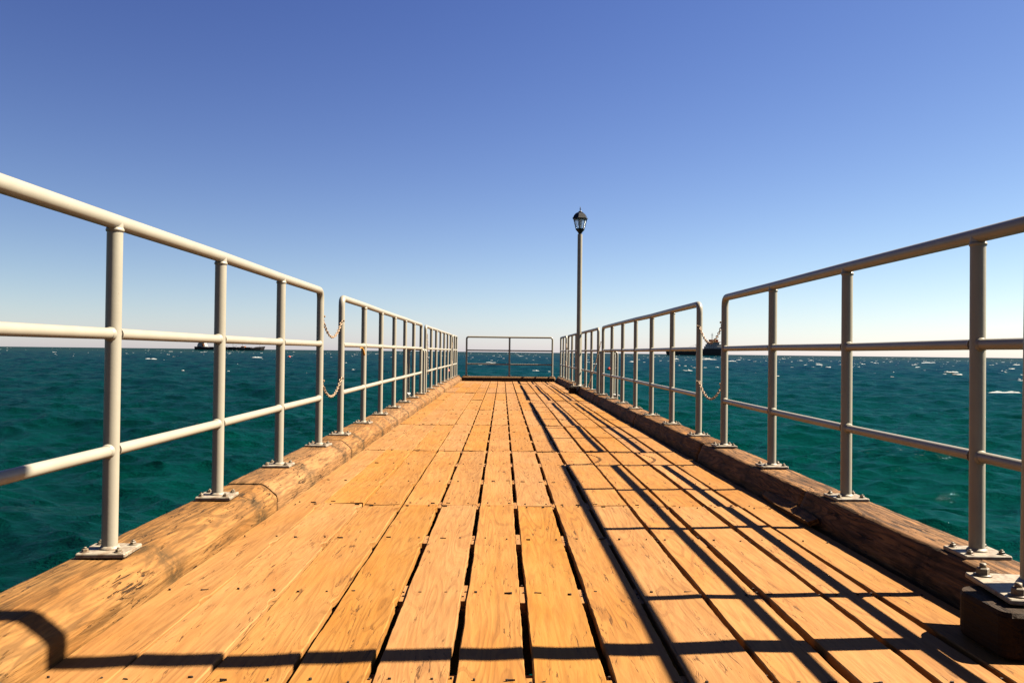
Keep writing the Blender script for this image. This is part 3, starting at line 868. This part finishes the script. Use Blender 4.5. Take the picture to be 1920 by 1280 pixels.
ship_right()

# ------------------------------------------------------------------ camera
f_px = 1580.0; cxp, cyp = 960.0, 640.0; vx, vy = 942.0, 660.0; roll = .0115
Yc = Vector(((vx - cxp) / f_px, -(vy - cyp) / f_px, -1)).normalized()
U = Vector((roll, 1, 0)); Zc = (U - Yc * U.dot(Yc)).normalized(); Xc = Yc.cross(Zc)
Rm = Matrix((Xc, Yc, Zc))      # rows: world axes in camera space -> camera to world
cam = bpy.data.cameras.new('camera'); co_ = bpy.data.objects.new('camera', cam); col.objects.link(co_)
cam.sensor_width = 36; cam.lens = f_px / 1920 * 36; cam.clip_start = .05; cam.clip_end = 100000
co_.matrix_world = Matrix.Translation((0, 0, EYE)) @ Rm.to_4x4()
sc.camera = co_

# ------------------------------------------------------------------ light
sun = bpy.data.lights.new('sun', 'SUN'); so = bpy.data.objects.new('sun', sun); col.objects.link(so)
sun.energy = 5.0; sun.angle = R(.53); sun.color = (1, .90, .74)
so.rotation_euler = SUN_DIR.to_track_quat('Z', 'Y').to_euler()
so.location = SUN_DIR * 60
w = bpy.data.worlds.new('World'); sc.world = w; w.use_nodes = True
nt = w.node_tree; bg = nt.nodes['Background']
sky = nt.nodes.new('ShaderNodeTexSky'); sky.sky_type = 'NISHITA'; sky.sun_disc = False
sky.sun_elevation = SUN_EL; sky.sun_rotation = math.atan2(SUN_DIR.x, SUN_DIR.y)
sky.altitude = 0; sky.dust_density = .35; sky.ozone_density = 2.0
sky.air_density = .8
# deepen and cool the clear sky: gain and contrast per channel
sep = nt.nodes.new('ShaderNodeSeparateColor'); cmb = nt.nodes.new('ShaderNodeCombineColor'); nt.links.new(sky.outputs[0], sep.inputs[0])
for i, (pw, g) in enumerate(((1.38, .180), (1.35, .174), (.88, .402))):
    nt.links.new(math_(nt, 'MULTIPLY', math_(nt, 'POWER', sep.outputs[i], pw), g), cmb.inputs[i])
# pale sea haze low over the horizon
tc = nt.nodes.new('ShaderNodeTexCoord'); sz = nt.nodes.new('ShaderNodeSeparateXYZ'); nt.links.new(tc.outputs['Generated'], sz.inputs[0])
hz = math_(nt, 'POWER', math_(nt, 'SUBTRACT', 1.0, math_(nt, 'MAXIMUM', sz.outputs[2], 0.0)), 4.6)
side = nd(nt, 'ShaderNodeMapRange', interpolation_type='SMOOTHSTEP'); nt.links.new(sz.outputs[0], side.inputs[0])   # duller away from the sun
for i, v in ((1, -.75), (2, .35), (3, .76), (4, 1.03)): side.inputs[i].default_value = v
full = mixc(nt, hz, cmb.outputs[0], (.215, .205, .36), 'ADD')
vm = nt.nodes.new('ShaderNodeVectorMath'); vm.operation = 'SCALE'; nt.links.new(full, vm.inputs[0]); nt.links.new(side.outputs[0], vm.inputs['Scale'])
nt.links.new(vm.outputs[0], bg.inputs['Color'])
bg.inputs['Strength'].default_value = .05
sc.view_settings.view_transform = 'Standard'; sc.view_settings.look = 'None'
sc.view_settings.exposure = 3.0; sc.view_settings.gamma = 1.0
